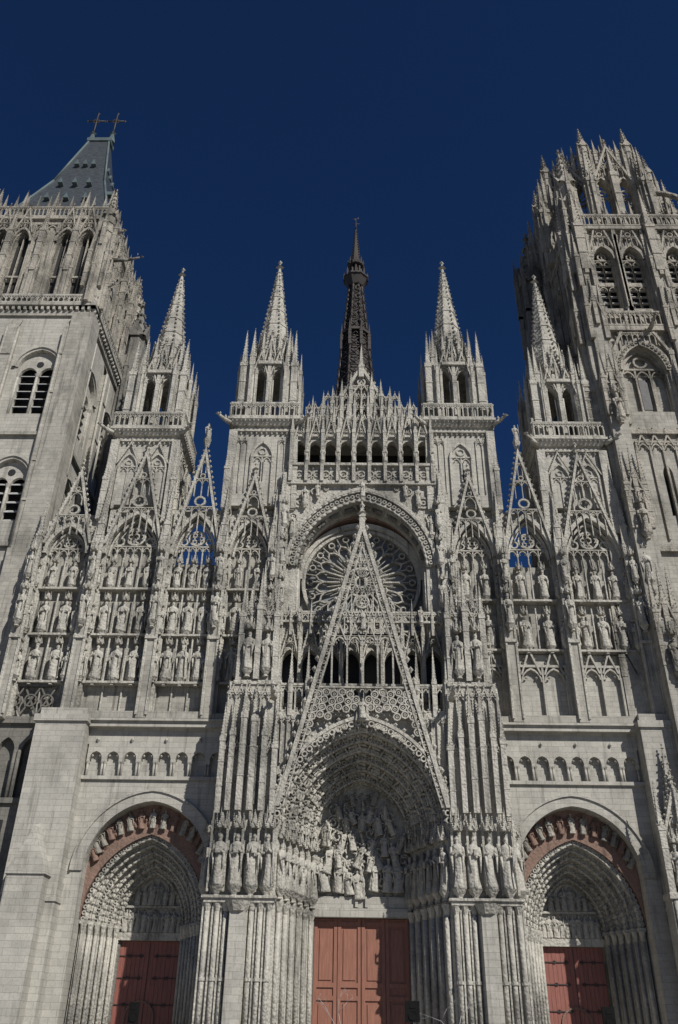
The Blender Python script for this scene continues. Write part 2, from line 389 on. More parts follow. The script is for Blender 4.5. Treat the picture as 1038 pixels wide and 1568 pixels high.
# ================================================================== central portal
b=MB('central_portal',CARV)
for sg in(-1,1):
    P=lambda l:[(sg*x,y) for x,y in l]
    b.plan(P([(4.55,-2.9),(2.7,1.4),(2.7,3.2),(8.0,3.2),(8.0,.05),(7.9,-2.9)]),0,11.5)
    fx=[4.75,5.2,5.65,6.95,7.4,7.9]
    for i,x in enumerate(fx):
        b.tube((sg*x,-3.0,.6),(sg*x,-3.0,7.0),.13,.13,8); b.fr(sg*x,-3.0,7.0,7.4,.13,.24,8); b.fr(sg*x,-3.0,.2,.7,.26,.15,8)
        b.fr(sg*x,-3.0,3.9,4.05,.18,.18,8)
        b.box(sg*(x+.22)-.04,sg*(x+.22)+.04,-3.06,-2.9,.3,7.3)
    b.m=ASH; b.plan([(sg*6.32-.5,-2.9),(sg*6.32-.38,-3.4),(sg*6.32+.38,-3.4),(sg*6.32+.5,-2.9)],0,7.0); b.m=CARV
    b.fr(sg*6.32,-3.1,7.0,7.45,.5,.72,8)
    x0,x1=mm(sg,4.5,8.1)
    for z0,z1,e in((7.4,7.6,.0),(7.6,7.72,.12)): b.box(x0-e,x1+e,-3.25-e,-2.85,z0,z1)
    for x in(4.95,5.75,6.6,7.5):
        statue(b,sg*x,-3.2,8.15,2.6,0,None,True,.8); canopy(b,sg*x,-3.2,11.0,.4)
    for i in range(9): pinn(b,sg*(4.7+i*.41),-3.15,7.9,.06,3.4,.9)
    for i in range(5):
        y=-2.4+i*.6; b.tube((sg*8.08,y,.5),(sg*8.08,y,7.1),.13,.13,8); b.fr(sg*8.08,y,7.0,7.5,.13,.25,8)
    for y in(-2.3,-1.2): statue(b,sg*8.2,y,8.15,2.5,sg*pi/2,None,True,.8); canopy(b,sg*8.2,y,10.9,.4)
    for i in range(6):
        t=(i+.4)/6; x=4.55-1.85*t-.12; y=-2.9+4.3*t
        b.tube((sg*x,y,.5),(sg*x,y,7.0),.14,.14,8); b.fr(sg*x,y,7.0,7.5,.14,.28,8); b.fr(sg*x,y,.1,.6,.3,.16,8)
        b.tube((sg*(x-.02),y+.38,.5),(sg*(x-.02),y+.38,7.3),.06,.06,6)
        statue(b,sg*(x-.03),y,8.1,2.3,-sg*1.0,None,True,.8); canopy(b,sg*(x-.03),y,10.6,.38)
        for q in range(10): b.oc(sg*(x+.12),y+.35,1.2+q*.55,.1,.14,.2)
    b.box(*mm(sg,4.95,7.75),-2.85,.0,11.5,19.3)
    b.box(*mm(sg,5.25,7.25),-2.6,.0,19.3,24.0)
    a0,a1=mm(sg,4.95,7.75)
    lancets(b,a0,a1,-3.0,-2.84,12.3,15.4,6,.08,True); lancets(b,a0,a1,-3.0,-2.84,16.0,18.6,6,.08,True)
    b.push(sg*7.76,-1.4,0,sg*pi/2); lancets(b,-1.3,1.3,-.12,.02,12.3,15.4,4,.09,True); lancets(b,-1.3,1.3,-.12,.02,16,18.6,4,.09,True); b.pop()
    b.push(sg*4.94,-1.4,0,-sg*pi/2); lancets(b,-1.3,1.3,-.12,.02,17.6,19,4,.09,True); b.pop()
    for x,y,z,h,w in((4.9,-3.05,11.8,3.6,.15),(5.5,-3.2,11.9,4.2,.14),(6.1,-3.25,11.9,5.0,.16),(6.7,-3.25,11.9,5.2,.16),(7.3,-3.2,11.9,4.2,.14),(7.85,-3.0,11.8,4.0,.15),(8.05,-1.8,11.8,4.4,.16),(8.05,-.7,11.8,3.6,.15)):
        pinn(b,sg*x,y,z,w,h,2.0)
    a0,a1=mm(sg,5.25,7.25)
    b.box(a0-.3,a1+.3,-2.95,.0,19.1,19.35)
    lancets(b,a0,a1,-2.74,-2.59,22.0,23.8,4,.08,True)
    statue(b,sg*5.7,-2.95,20.0,2.3,0,None,True,.8);statue(b,sg*6.8,-2.95,20.0,2.4,0,None,True,.8);canopy(b,sg*5.7,-2.9,22.5,.36);canopy(b,sg*6.8,-2.9,22.6,.36)
    statue(b,sg*7.5,-1.6,20.2,2.4,sg*1.4)
    for x,y,z,h,hp in((5.2,-2.7,19.4,4.2,2.2),(6.25,-2.9,19.4,4.6,2.6),(7.3,-2.7,19.4,4.2,2.2),(7.4,-.9,19.4,4.6,2.2),(6.25,-1.6,23.9,1.2,2.8),(5.5,-1.0,23.9,.7,2.0),(7.0,-1.0,23.9,.7,2.0),(5.6,-2.3,23.9,.4,1.5),(6.9,-2.3,23.9,.4,1.5)):
        pinn(b,sg*x,y,z,.17,h,hp)
zs=11.3
b.archwall(0,4.62,zs,5.6,-4.95,4.95,zs,17.3,-2.45,-1.3,14)
wo,ro=4.65,5.6; K=6
for k in range(K):
    wi=wo-.325; ri=ro-.385; y=-2.5+k*.62
    b.ring(0,zs,wo+.02,ro+.02,wi,ri,y,y+.95,16)
    arcpath(b,0,zs,wi+.02,ri+.02,y,.09,16); arcpath(b,0,zs,wo-.06,ro-.06,y-.02,.06,16)
    if k%2==0: figures_on_arc(b,0,zs,wi+.14,ri+.14,y-.06,.66,.78)
    else: lace(b,0,zs,wi+.16,ri+.16,y-.06,.13,.3)
    figures_on_arc(b,0,zs,wi-.06,ri-.06,y+.38,.6,.8)
    wo,ro=wi,ri
b.ring(0,zs,4.95,6.0,4.78,5.8,-3.1,-2.9,18); lace(b,0,zs,4.62,5.6,-3.0,.19,.38); teeth(b,0,zs,4.42,5.36,-3.0,.09,.38); teeth(b,0,zs,5.05,6.15,-3.0,.13,.36)
b.prism([(-.4,16.9),(.4,16.9),(.3,17.7),(0,18.2),(-.3,17.7)],-3.3,-2.9); statue(b,0,-3.35,17.0,1.1,0,None,False,1.3)
# tympanum (Tree of Jesse)
YT=1.35
b.prism([(a,8.2+c) for a,c in [(-2.72,0)]+[(x,3.1+z) for x,z in arc(2.72,3.5,12)]+[(2.72,0)]],YT,YT+.35)
def tymw(z):
    if z<11.3: return 2.45
    return 2.45*max(0,1-((z-11.3)/3.4)**1.5)
for row,(z,n,h) in enumerate(((8.35,7,1.7),(9.6,6,1.35),(10.6,6,1.25),(11.5,5,1.15),(12.3,4,1.05),(13.05,2,.95))):
    w=tymw(z+.5)
    for i in range(n):
        x=-w+2*w*(i+.5)/n+random.uniform(-.14,.14)
        b.push(x,YT-.24-random.random()*.15,z+random.uniform(-.25,.3),0,random.uniform(-.5,.5)*(1 if row else .3)); statue(b,0,0,0,h*random.uniform(.8,1.1),random.uniform(-.9,.9),None,False,random.uniform(.95,1.4)); b.pop()
for i in range(30):
    z0=random.uniform(8.5,13.6); x0=random.uniform(-1,1)*tymw(z0); a=random.random()*6
    pts=[]
    for q in range(11):
        rr_=.42-.03*q; pts.append((x0+rr_*cos(a+q*.75),YT-.2,z0+rr_*sin(a+q*.75)))
    b.path(pts,.06,5)
b.path([(.12*sin(i*.9),YT-.25,8.4+i*.3) for i in range(18)],.09,6)
for i in range(160):
    z0=random.uniform(8.4,14.0); x0=random.uniform(-1,1)*tymw(z0); b.oc(x0,YT-.05,z0,.1,.14,.1)
b.m=ASH; b.box(-2.75,2.75,YT-.35,YT+.35,7.25,7.7); b.box(-2.75,2.75,YT-.25,YT+.35,7.72,8.3)
b.box(-.35,-.2,YT-.4,YT-.25,7.75,8.2) ; b.box(.2,.35,YT-.4,YT-.25,7.75,8.2)
YD=YT+.15
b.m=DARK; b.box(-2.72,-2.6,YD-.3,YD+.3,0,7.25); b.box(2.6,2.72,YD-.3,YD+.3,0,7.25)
b.m=WOODC
b.box(-2.6,2.6,YD+.02,YD+.2,0,7.22)
for x0 in(-2.6,-1.3,0,1.3):
    b.box(x0+.02,x0+.2,YD-.06,YD+.02,0,7.22); b.box(x0+1.1,x0+1.28,YD-.06,YD+.02,0,7.22)
    for z in(.1,3.3,3.9,6.85): b.box(x0+.2,x0+1.1,YD-.055,YD+.02,z,z+.22)
    b.box(x0+.32,x0+.98,YD-.03,YD+.02,4.25,6.7); b.box(x0+.32,x0+.98,YD-.03,YD+.02,.5,3.15)
b.m=IRON; b.box(-.012,.012,YD-.1,YD,0,7.2)
b.m=CARV
b.box(-4.95,4.95,-2.7,.2,17.3,17.55)
balus(b,-5.2,5.2,-2.5,17.55,19.3,.42,.09,.2)
# great openwork gable
gable(b,0,-3.15,-2.8,12.2,4.75,30.4,.24,False,.22); gable(b,0,-3.1,-2.9,12.2,4.35,28.6,.09,False,.1)
for i in range(26):
    t=(i+.5)/26; z=12.4+t*15.5; x=4.75*(30.4-z)/18.2-.33
    for sg in(-1,1): b.circ(sg*x,z,.13,.07,-3.1,-2.95,6)
for z in(18.9,22.2,23.6,25.3,27.2):
    w=4.75*(30.2-z)/18-.3
    b.box(-w,w,-3.05,-2.85,z,z+.1)
for z0,z1,n in((19.02,22.2,4),(22.32,23.6,8),(23.72,25.3,6),(25.42,27.2,3),(27.3,28.6,1)):
    w=4.75*(30.2-z1)/18-.3; lancets(b,-w,w,-3.03,-2.87,z0,z1,n,.07 if n!=4 else .1,True if n>2 else False)
for z,r in((24.4,.45),(26.4,.3)):
    b.circ(0,z,r,r*.8,-3.12,-2.98,14)
    for q in range(6): b.circ(r*.5*cos(q*1.047),z+r*.5*sin(q*1.047),r*.3,r*.18,-3.1,-3.0,6)
statue(b,0,-3.2,22.5,1.3,0,None,False)
for sg in(-1,1):
    z=12.8
    while z<18.6:
        xin=4.95*sqrt(max(0,1-((z-11.3)/6.3)**2.0)) if z<17.5 else .2
        xo=4.75*(30.4-z)/18.2-.35
        x=xo-.2; k=0
        while x>xin+.1:
            r=.24; b.circ(sg*x,z+(k%2)*.12,r,r*.66,-3.06,-2.92,8); b.circ(sg*x,z+(k%2)*.12,r*.4,r*.2,-3.04,-2.94,6); x-=.46; k+=1
        z+=.44
    b.box(*mm(sg,4.0,4.95),-2.6,-2.46,14,17.3)
    lancets(b,*mm(sg,3.3,4.95),-2.75,-2.55,14.6,17.2,5,.08,True)
    for x in(3.2,4.2,4.95): pinn(b,sg*x,-2.7,17.3,.13,2.0,2.2)
    garg(b,sg*5.1,-3.2,18.2,0,-1,1.3)
pinn(b,0,-2.95,29.6,.18,1.0,1.4)
statue(b,0,-2.95,32.2,1.3)
finish(b,cath)

# ================================================================== rose window, galleries
b=MB('rose_window_bay',CARV)
b.box(-5.3,5.3,.6,1.6,17.3,19.2)
p=10.4/8
for i in range(8):
    cx=-5.2+(i+.5)*p; b.archwall(cx,.5,21.7,.85,cx-p/2,cx+p/2,19.2,23.0,0,.7,5)
    gable(b,cx,-.25,-.05,22.0,.6,24.6,.09,True)
    pinn(b,cx-p/2,-.25,19.3,.1,4.2,1.9); lancets(b,cx-p/2+.1,cx+p/2-.1,-.1,.0,22.9,24.4,3,.05,True)
    pinn(b,cx,-.3,23.4,.08,1.2,1.3)
    if i in(0,1,6,7): statue(b,cx+.55,-.5,24.2,1.1)
pinn(b,5.2,-.25,19.3,.12,4.2,1.9)
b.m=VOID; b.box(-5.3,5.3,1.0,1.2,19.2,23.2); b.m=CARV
balus(b,-5.3,5.3,-.2,24.3,25.1,.36,.06,.12)
b.archwall(0,4.35,28.5,5.2,-5.2,5.2,23.0,35.0,0,1.0,14)
b.ring(0,28.5,5.15,6.25,4.95,6.0,-.35,.1,16); b.ring(0,28.5,4.95,6.0,4.36,5.22,-.15,-.002,16)
lace(b,0,28.5,4.65,5.6,-.2,.16,.34); teeth(b,0,28.5,5.2,6.35,-.25,.1,.3); arcpath(b,0,28.5,4.4,5.25,-.1,.1,16); arcpath(b,0,28.5,4.9,5.9,-.3,.07,16)
b.ring(0,28.5,4.5,5.3,4.2,4.9,.9,1.3,16); figures_on_arc(b,0,28.5,4.25,5.0,.45,.75,1.1,DARK)
b.m=RED; b.ring(0,28.5,4.6,5.4,4.25,4.7,1.3,2.2,16)
b.m=CARV; b.ring(0,28.3,4.4,4.5,4.05,4.1,1.4,2.1,18)
for sg in(-1,1):
    b.box(*mm(sg,4.2,5.2),1.0,2.4,23,28.5)
    for y in(.2,.7,1.3,1.9): b.tube((sg*4.28,y,23),(sg*4.28,y,28.4),.1,.1,7)
b.m=GLASS; b.box(-4.6,4.6,2.1,2.3,22.5,34.0); b.m=CARV
RC=28.25
def rose(b,R):
    y0=1.7
    def bb(x0,z0,x1,z1,t,e): b.bar(x0,z0,x1,z1,t,y0+e,y0+.3-e)
    b.circ(0,RC,R,R*.94,y0-.1,y0+.4,40); b.circ(0,RC,R*.28,R*.245,y0,y0+.3,24); b.circ(0,RC,R*.12,R*.08,y0,y0+.3,12)
    n=20
    for i in range(n):
        a=2*pi*i/n; c,s_=cos(a),sin(a); a2=a+pi/n; c2,s2=cos(a2),sin(a2); a3=a+2*pi/n
        bb(c*R*.12,RC+s_*R*.12,c*R*.25,RC+s_*R*.25,.06,.03)
        bb(c*R*.28,RC+s_*R*.28,c*R*.62,RC+s_*R*.62,.1,.01)
        for (u,v) in((a,1),(a3,-1)):
            m=u+v*pi/n*.35
            bb(cos(u)*R*.62,RC+sin(u)*R*.62,cos(m)*R*.71,RC+sin(m)*R*.71,.09,.012+.003*(v>0)); bb(cos(m)*R*.71,RC+sin(m)*R*.71,c2*R*.77,RC+s2*R*.77,.09,.018+.003*(v>0))
        bb(c*R*.62,RC+s_*R*.62,c*R*.80,RC+s_*R*.80,.06,.02)
        b.circ(c*R*.86,RC+s_*R*.86,R*.06,R*.04,y0+.02,y0+.28,9)
        bb(c2*R*.34,RC+s2*R*.34,c2*R*.58,RC+s2*R*.58,.045,.04)
        bb(c2*R*.77,RC+s2*R*.77,c2*R*.95,RC+s2*R*.95,.06,.025)
rose(b,4.1)
lancets(b,-4.2,4.2,1.6,2.0,22.5,24.5,9,.09)
for sg in(-1,1):
    b.box(*mm(sg,5.2,5.75),-.3,1.2,18,36.0)
    pinn(b,sg*5.5,-.5,24,.2,9.5,2.4); pinn(b,sg*5.15,-.4,24,.1,6.5,1.8); pinn(b,sg*5.8,-.45,24,.1,8,1.8)
    for z in(25.5,28.5,31.4): statue(b,sg*5.3,-.6,z,1.6); canopy(b,sg*5.3,-.6,z+1.75,.3)
    for x,z,r in((4.35,33.6,.5),(3.3,34.5,.3),(4.75,32.4,.3),(2.5,34.75,.18),(4.95,34.4,.25)):
        b.circ(sg*x,z,r,r*.7,-.12,-.003,12); b.circ(sg*x,z,r*.4,r*.2,-.1,-.004,8)
    statue(b,sg*4.0,-.25,33.3,1.5); statue(b,sg*4.8,-.3,30.8,1.6); statue(b,sg*3.1,-.25,34.0,1.1)
b.box(-5.3,5.3,-.35,1.0,35.0,35.3); b.box(-5.3,5.3,-.1,1.0,35.3,36.6)
for i in range(17):
    x=-5.1+i*.6375; b.circ(x,35.95,.3,.21,-.2,-.1,8); b.oc(x,-.15,35.95,.1,.1,.1); b.oc(x+.32,-.2,36.4,.1,.12,.14); b.circ(x+.32,35.6,.14,.08,-.18,-.1,6)
for i in range(10):
    x=-5.1+i*10.2/9; pinn(b,x,-.35,35.2,.12,4.4,1.8)
b.box(-5.3,5.3,-.4,1.0,36.6,36.8)
p=10.2/9
for i in range(9):
    cx=-5.1+(i+.5)*p; b.archwall(cx,.4,38.5,.55,cx-p/2,cx+p/2,36.8,39.3,0,.5,5)
    gable(b,cx,-.3,-.1,38.8,.5,41.2,.09,True); statue(b,cx+p/2,-.4,36.9,1.2)
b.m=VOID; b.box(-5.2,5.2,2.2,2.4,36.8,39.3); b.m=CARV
b.box(-5.2,5.2,-.2,2.4,39.3,39.5)
b.box(-5.15,5.15,.12,.3,39.5,41.0)
for i in range(21):
    x=-5.1+i*10.2/20; hgt=41.6+1.4*max(0,1-abs(x)/3.2)+(.35 if i%2 else -.1)
    pinn(b,x,-.05,39.4,.1,hgt-40.2,1.4)
lancets(b,-5.1,5.1,-.08,.08,39.5,41.1,24,.06,True)
lancets(b,-4.2,4.2,.05,.2,41.0,42.2,18,.06,True)
lancets(b,-2.8,2.8,.1,.25,42.2,43.3,12,.06,True)
gable(b,0,.25,.55,39.8,3.5,46.8,.22,True,.17); gable(b,0,.3,.5,39.8,2.7,45.2,.1,False)
b.m=MID; b.prism([(-3.2,39.8),(3.2,39.8),(0,46.2)],.6,.8); b.m=CARV
b.prism([(-3.2,39.4),(3.2,39.4),(2.2,41.8),(-2.2,41.8)],.32,.45)
pinn(b,0,.3,45.4,.2,1.0,2.4)
for sg in(-1,1):
    for x,h in((.8,4.6),(1.5,3.9),(2.2,3.2),(2.9,2.7),(3.7,2.2)): pinn(b,sg*x,.15,39.5,.15,h,1.6)
finish(b,cath)

# ================================================================== gallery bays (screen)
def bay(b,sg,C,hw,w,zap,zg,openw,rows,ns,low):
    zs=29.3; r=zap-zs-.35; y0=.1
    x0,x1=C-hw,C+hw
    b.m=TOW; b.box(x0,x1,.62,1.05,18,28.9 if openw else zap+1); b.m=CARV
    b.archwall(C,w,zs,r,x0,x1,18,zap+.15,y0,.6,9)
    b.ring(C,zs,w+.22,r+.34,w-.02,r-.02,-.2,y0+.1,10); b.ring(C,zs,w-.1,r-.15,w-.22,r-.36,.2,.5,10)
    teeth(b,C,zs,w+.28,r+.45,-.1,.1,.3)
    gable(b,C,-.35,-.05,zs+.7,hw*.98,zg,.17,True,.15)
    n=ns; p=2*w/n; yt0,yt1=.32,.5
    lancets(b,C-w+.08,C+w-.08,yt0,yt1,28.8,zs+r*.25,n*2,.07)
    rr=w*.40; b.circ(C,zs+r*.25+rr+.1,rr,rr*.8,yt0,yt1,14)
    for q in range(6):
        a=q*pi/3; b.circ(C+rr*.5*cos(a),zs+r*.25+rr+.1+rr*.5*sin(a),rr*.3,rr*.18,yt0+.02,yt1-.02,7)
    for s2 in(-1,1): b.circ(C+s2*w*.58,zs+r*.38,w*.2,w*.13,yt0,yt1,9); b.bar(C+s2*w*.8,zs+r*.25,C+s2*w*.1,zs+r*.9,.07,yt0+.01,yt1-.01)
    for z,h in rows:
        for i in range(ns):
            cx=C-w+(i+.5)*p; statue(b,cx,.18,z,h,0,None,True,.95); canopy(b,cx,.25,z+h*1.05,min(.3,p*.4))
        b.box(C-w,C+w,.0,.6,z-.32,z-.18)
        for i in range(ns+1): b.fr(C-w+i*p,.2,z-.3,z+h*1.25,.06,.06,6)
        for s2 in(-1,1):
            statue(b,C+s2*(w+(hw-w)*.5),-.15,z,h*.72); canopy(b,C+s2*(w+(hw-w)*.5),-.1,z+h*.78,.18)
    if low:
        zt=rows[0][0]-1.3; b.m=ASH; b.box(C-w,C+w,.5,.62,18,zt+.9); m=2 if hw<2 else 3
        lancets(b,C-w+.06,C+w-.06,.2,.49,18.2,zt,m,.12,True); b.m=CARV
    else:
        for i in range(ns+1): b.fr(C-w+i*p,.5,18.2,rows[0][0],.06,.06,6)
def shaftpier(b,X,w=.35,zt=31.5,hp=3.2,st=((24.0,2.1),(27.3,1.7))):
    b.m=TOW; b.box(X-w,X+w,-.55,.8,17.8,zt-3); b.m=CARV; b.box(X-w*1.25,X+w*1.25,-.7,.8,22.9,23.1); b.box(X-w*1.25,X+w*1.25,-.7,.8,26.5,26.7)
    for s2 in(-1,1): b.fr(X+s2*w,-.55,18,zt-2.8,.1,.1,6)
    for z,h in st: statue(b,X,-.85,z,h,0,None,True,.8); canopy(b,X,-.8,z+h*1.08,.3)
    pinn(b,X,-.35,zt-3,w*.65,3.0,hp)
    for s2 in(-1,1): pinn(b,X+s2*w*.9,-.55,zt-3.6,.11,2.0,1.4); pinn(b,X+s2*w*1.0,-.6,24.5,.08,2.0,1.2)
for sg,nm in((-1,'north_gallery'),(1,'south_gallery')):
    b=MB(nm,CARV)
    if sg<0: rows=[(20.5,2.25),(23.7,2.15),(27.0,1.7)]; low=False
    else: rows=[(22.9,2.2),(26.4,2.0)]; low=True
    bay(b,sg,sg*7.6,1.55,1.3,32.3,36.0,False,rows,2,low)
    bay(b,sg,sg*11.35,1.75,1.5,32.8,38.3,True,rows,3 if sg<0 else 2,low)
    bay(b,sg,sg*15.6,2.05,1.8,32.8,38.0,False,rows,3,low)
    statue(b,sg*11.35,-.2,38.9,1.5); b.fr(sg*11.35,-.2,38.2,38.9,.15,.3,6)
    for X in(5.95,9.4,13.35,17.9): shaftpier(b,sg*X,.25 if X<6 else .3,31.5,3.0)
    for X in(9.4,13.35): pinn(b,sg*X,.6,31.0,.22,3.2,2.8)
    if sg<0:
        bay(b,sg,-20.1,1.7,1.35,31.8,36.2,False,rows,2,False)
        shaftpier(b,-22.0,.3,30.5,2.8)
    b.m=TOW; b.box(*mm(sg,8.9,18.2),-.45,1.2,17.76,18.25)
    finish(b,cath)

# ================================================================== spired turrets
def turret(nm,X,outer,dz=0,Y=2.35):
    b=MB(nm,CARV); h=2.25
    b.m=ASH; b.box(X-h,X+h,1.1,Y+h,18,33.7); b.push(0,0,dz); b.box(X-h,X+h,Y-h+.02,Y+h,33.4-dz,40.9); b.m=CARV
    for q,(ox,oy,a) in enumerate(((X,Y-h,0),(X-h,Y,-pi/2),(X+h,Y,pi/2))):
        b.push(ox,oy,0,a)
        if outer:
            for c in(-1.05,1.05):
                b.ring(c,38.0,.72,1.3,.6,1.15,-.16,.03,7); b.box(c-.72,c-.6,-.14,.02,34.5,38); b.box(c+.6,c+.72,-.14,.02,34.5,38)
                lancets(b,c-.58,c+.58,-.07,.02,34.6,38.1,2,.07); b.circ(c,38.5,.25,.17,-.07,.02,9)
                gable(b,c,-.24,-.12,38.3,.9,40.3,.08,False)
        else:
            b.ring(0,38.0,.85,1.5,.7,1.3,-.16,.03,7); b.box(-.85,-.7,-.14,.02,34,38); b.box(.7,.85,-.14,.02,34,38)
            lancets(b,-.68,.68,-.07,.02,34.1,38.1,2,.08); b.circ(0,38.6,.32,.22,-.07,.02,9)
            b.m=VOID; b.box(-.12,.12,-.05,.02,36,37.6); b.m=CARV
            for s2 in(-1,1): lancets(b,s2*1.6-.45,s2*1.6+.45,-.08,.02,35,39.6,2,.06,True)
        for i in range(12): b.oc(-2.1+i*.38,-.1,40.2,.11,.12,.13)
        b.box(-h-.1,h+.1,-.18,.02,40.35,40.5)
        b.pop()
    for sx in(-1,1):
        for sy in(-1,1):
            b.box(X+sx*h-.3,X+sx*h+.3,Y+sy*h-.3,Y+sy*h+.3,33.4,40.4)
            pinn(b,X+sx*(h+.2),Y+sy*(h+.2),33.5,.17,3.4,2.2)
    b.fr(X,Y,40.9,41.3,(h+.15)*1.414,(h+.45)*1.414,4); b.fr(X,Y,41.3,41.5,(h+.5)*1.414,(h+.5)*1.414,4)
    for a in range(4):
        b.push(X,Y,0,a*pi/2); balus(b,-h-.35,h+.35,-h-.35,41.5,42.9,.36,.08,.14)
        for i in range(16): b.oc(-2.4+i*.32,-h-.42,41.2,.1,.1,.12)
        for c in(-.72,.72): b.archwall(c,.5,46.0,1.0,c-.72,c+.72,41.6,47.3,-1.75,-1.35,5)
        for c in(-.72,.72):
            gable(b,c,-1.98,-1.78,46.3,.66,48.8,.1,True); lancets(b,c-.5,c+.5,-1.7,-1.5,41.6,43.6,2,.07)
            b.tube((c-.42,-1.6,41.6),(c-.42,-1.6,46),.07,.07,6); b.tube((c+.42,-1.6,41.6),(c+.42,-1.6,46),.07,.07,6)
        pinn(b,0,-1.85,41.6,.14,5.8,2.4); pinn(b,-1.0,-1.8,41.6,.1,5.0,1.8); pinn(b,1.0,-1.8,41.6,.1,5.0,1.8)
        b.pop()
        an=pi/4+a*pi/2; sx,sy=sin(an)*sqrt(2),-cos(an)*sqrt(2)
        b.fr(X+sx*1.6,Y+sy*1.6,41.5,47.3,.5,.5,8)
        pinn(b,X+sx*2.0,Y+sy*2.0,41.5,.24,5.6,3.6); pinn(b,X+sx*1.45,Y+sy*1.45,47.3,.22,1.2,3.0)
        for q in(-.55,.55): pinn(b,X+sx*1.9+q*sx,Y+sy*1.9-q*sy,41.5,.11,5.4,2.0)
        garg(b,X+sx*(h+.3),Y+sy*(h+.3),41.0,sx*.7,sy*.7,1.1)
    b.fr(X,Y,47.3,47.6,2.3,2.3,8)
    for k in range(8):
        an=k*pi/4; b.push(X,Y,0,an); gable(b,0,-1.55,-1.35,47.8,.6,51.0,.12,True,.1); b.pop()
        pinn(b,X+1.7*sin(an+pi/8),Y-1.7*cos(an+pi/8),47.5,.14,1.8,2.4)
    zt=60.3
    b.fr(X,Y,47.6,zt,1.6,.12,8)
    for k in range(8):
        an=pi/8+k*pi/4
        m=24
        for i in range(1,m):
            t=i/m; r=1.6*(1-t)+.12*t; c=.17*(1-.5*t); crock(b,X+(r+c*.5)*sin(an),Y-(r+c*.5)*cos(an),47.6+(zt-47.6)*t,c)
    for t in(.28,.42,.56,.7,.82):
        r=1.6*(1-t)+.12*t; z=47.6+(zt-47.6)*t; b.fr(X,Y,z-.08,z+.08,r+.07,r+.06,8)
        for k in range(8):
            b.push(X,Y,0,k*pi/4); b.prism([(-r*.36,z+.08),(r*.36,z+.08),(0,z+.9)],-r*.95,-r*.7); b.pop()
    finial(b,X,Y,zt,.3)
    b.pop(); finish(b,cath)
turret('north_turret',-7.25,False,-.5); turret('south_turret',7.25,False,-.5)
turret('north_outer_turret',-15.9,True,-1.5); turret('south_outer_turret',15.3,True,-2.2,2.35)

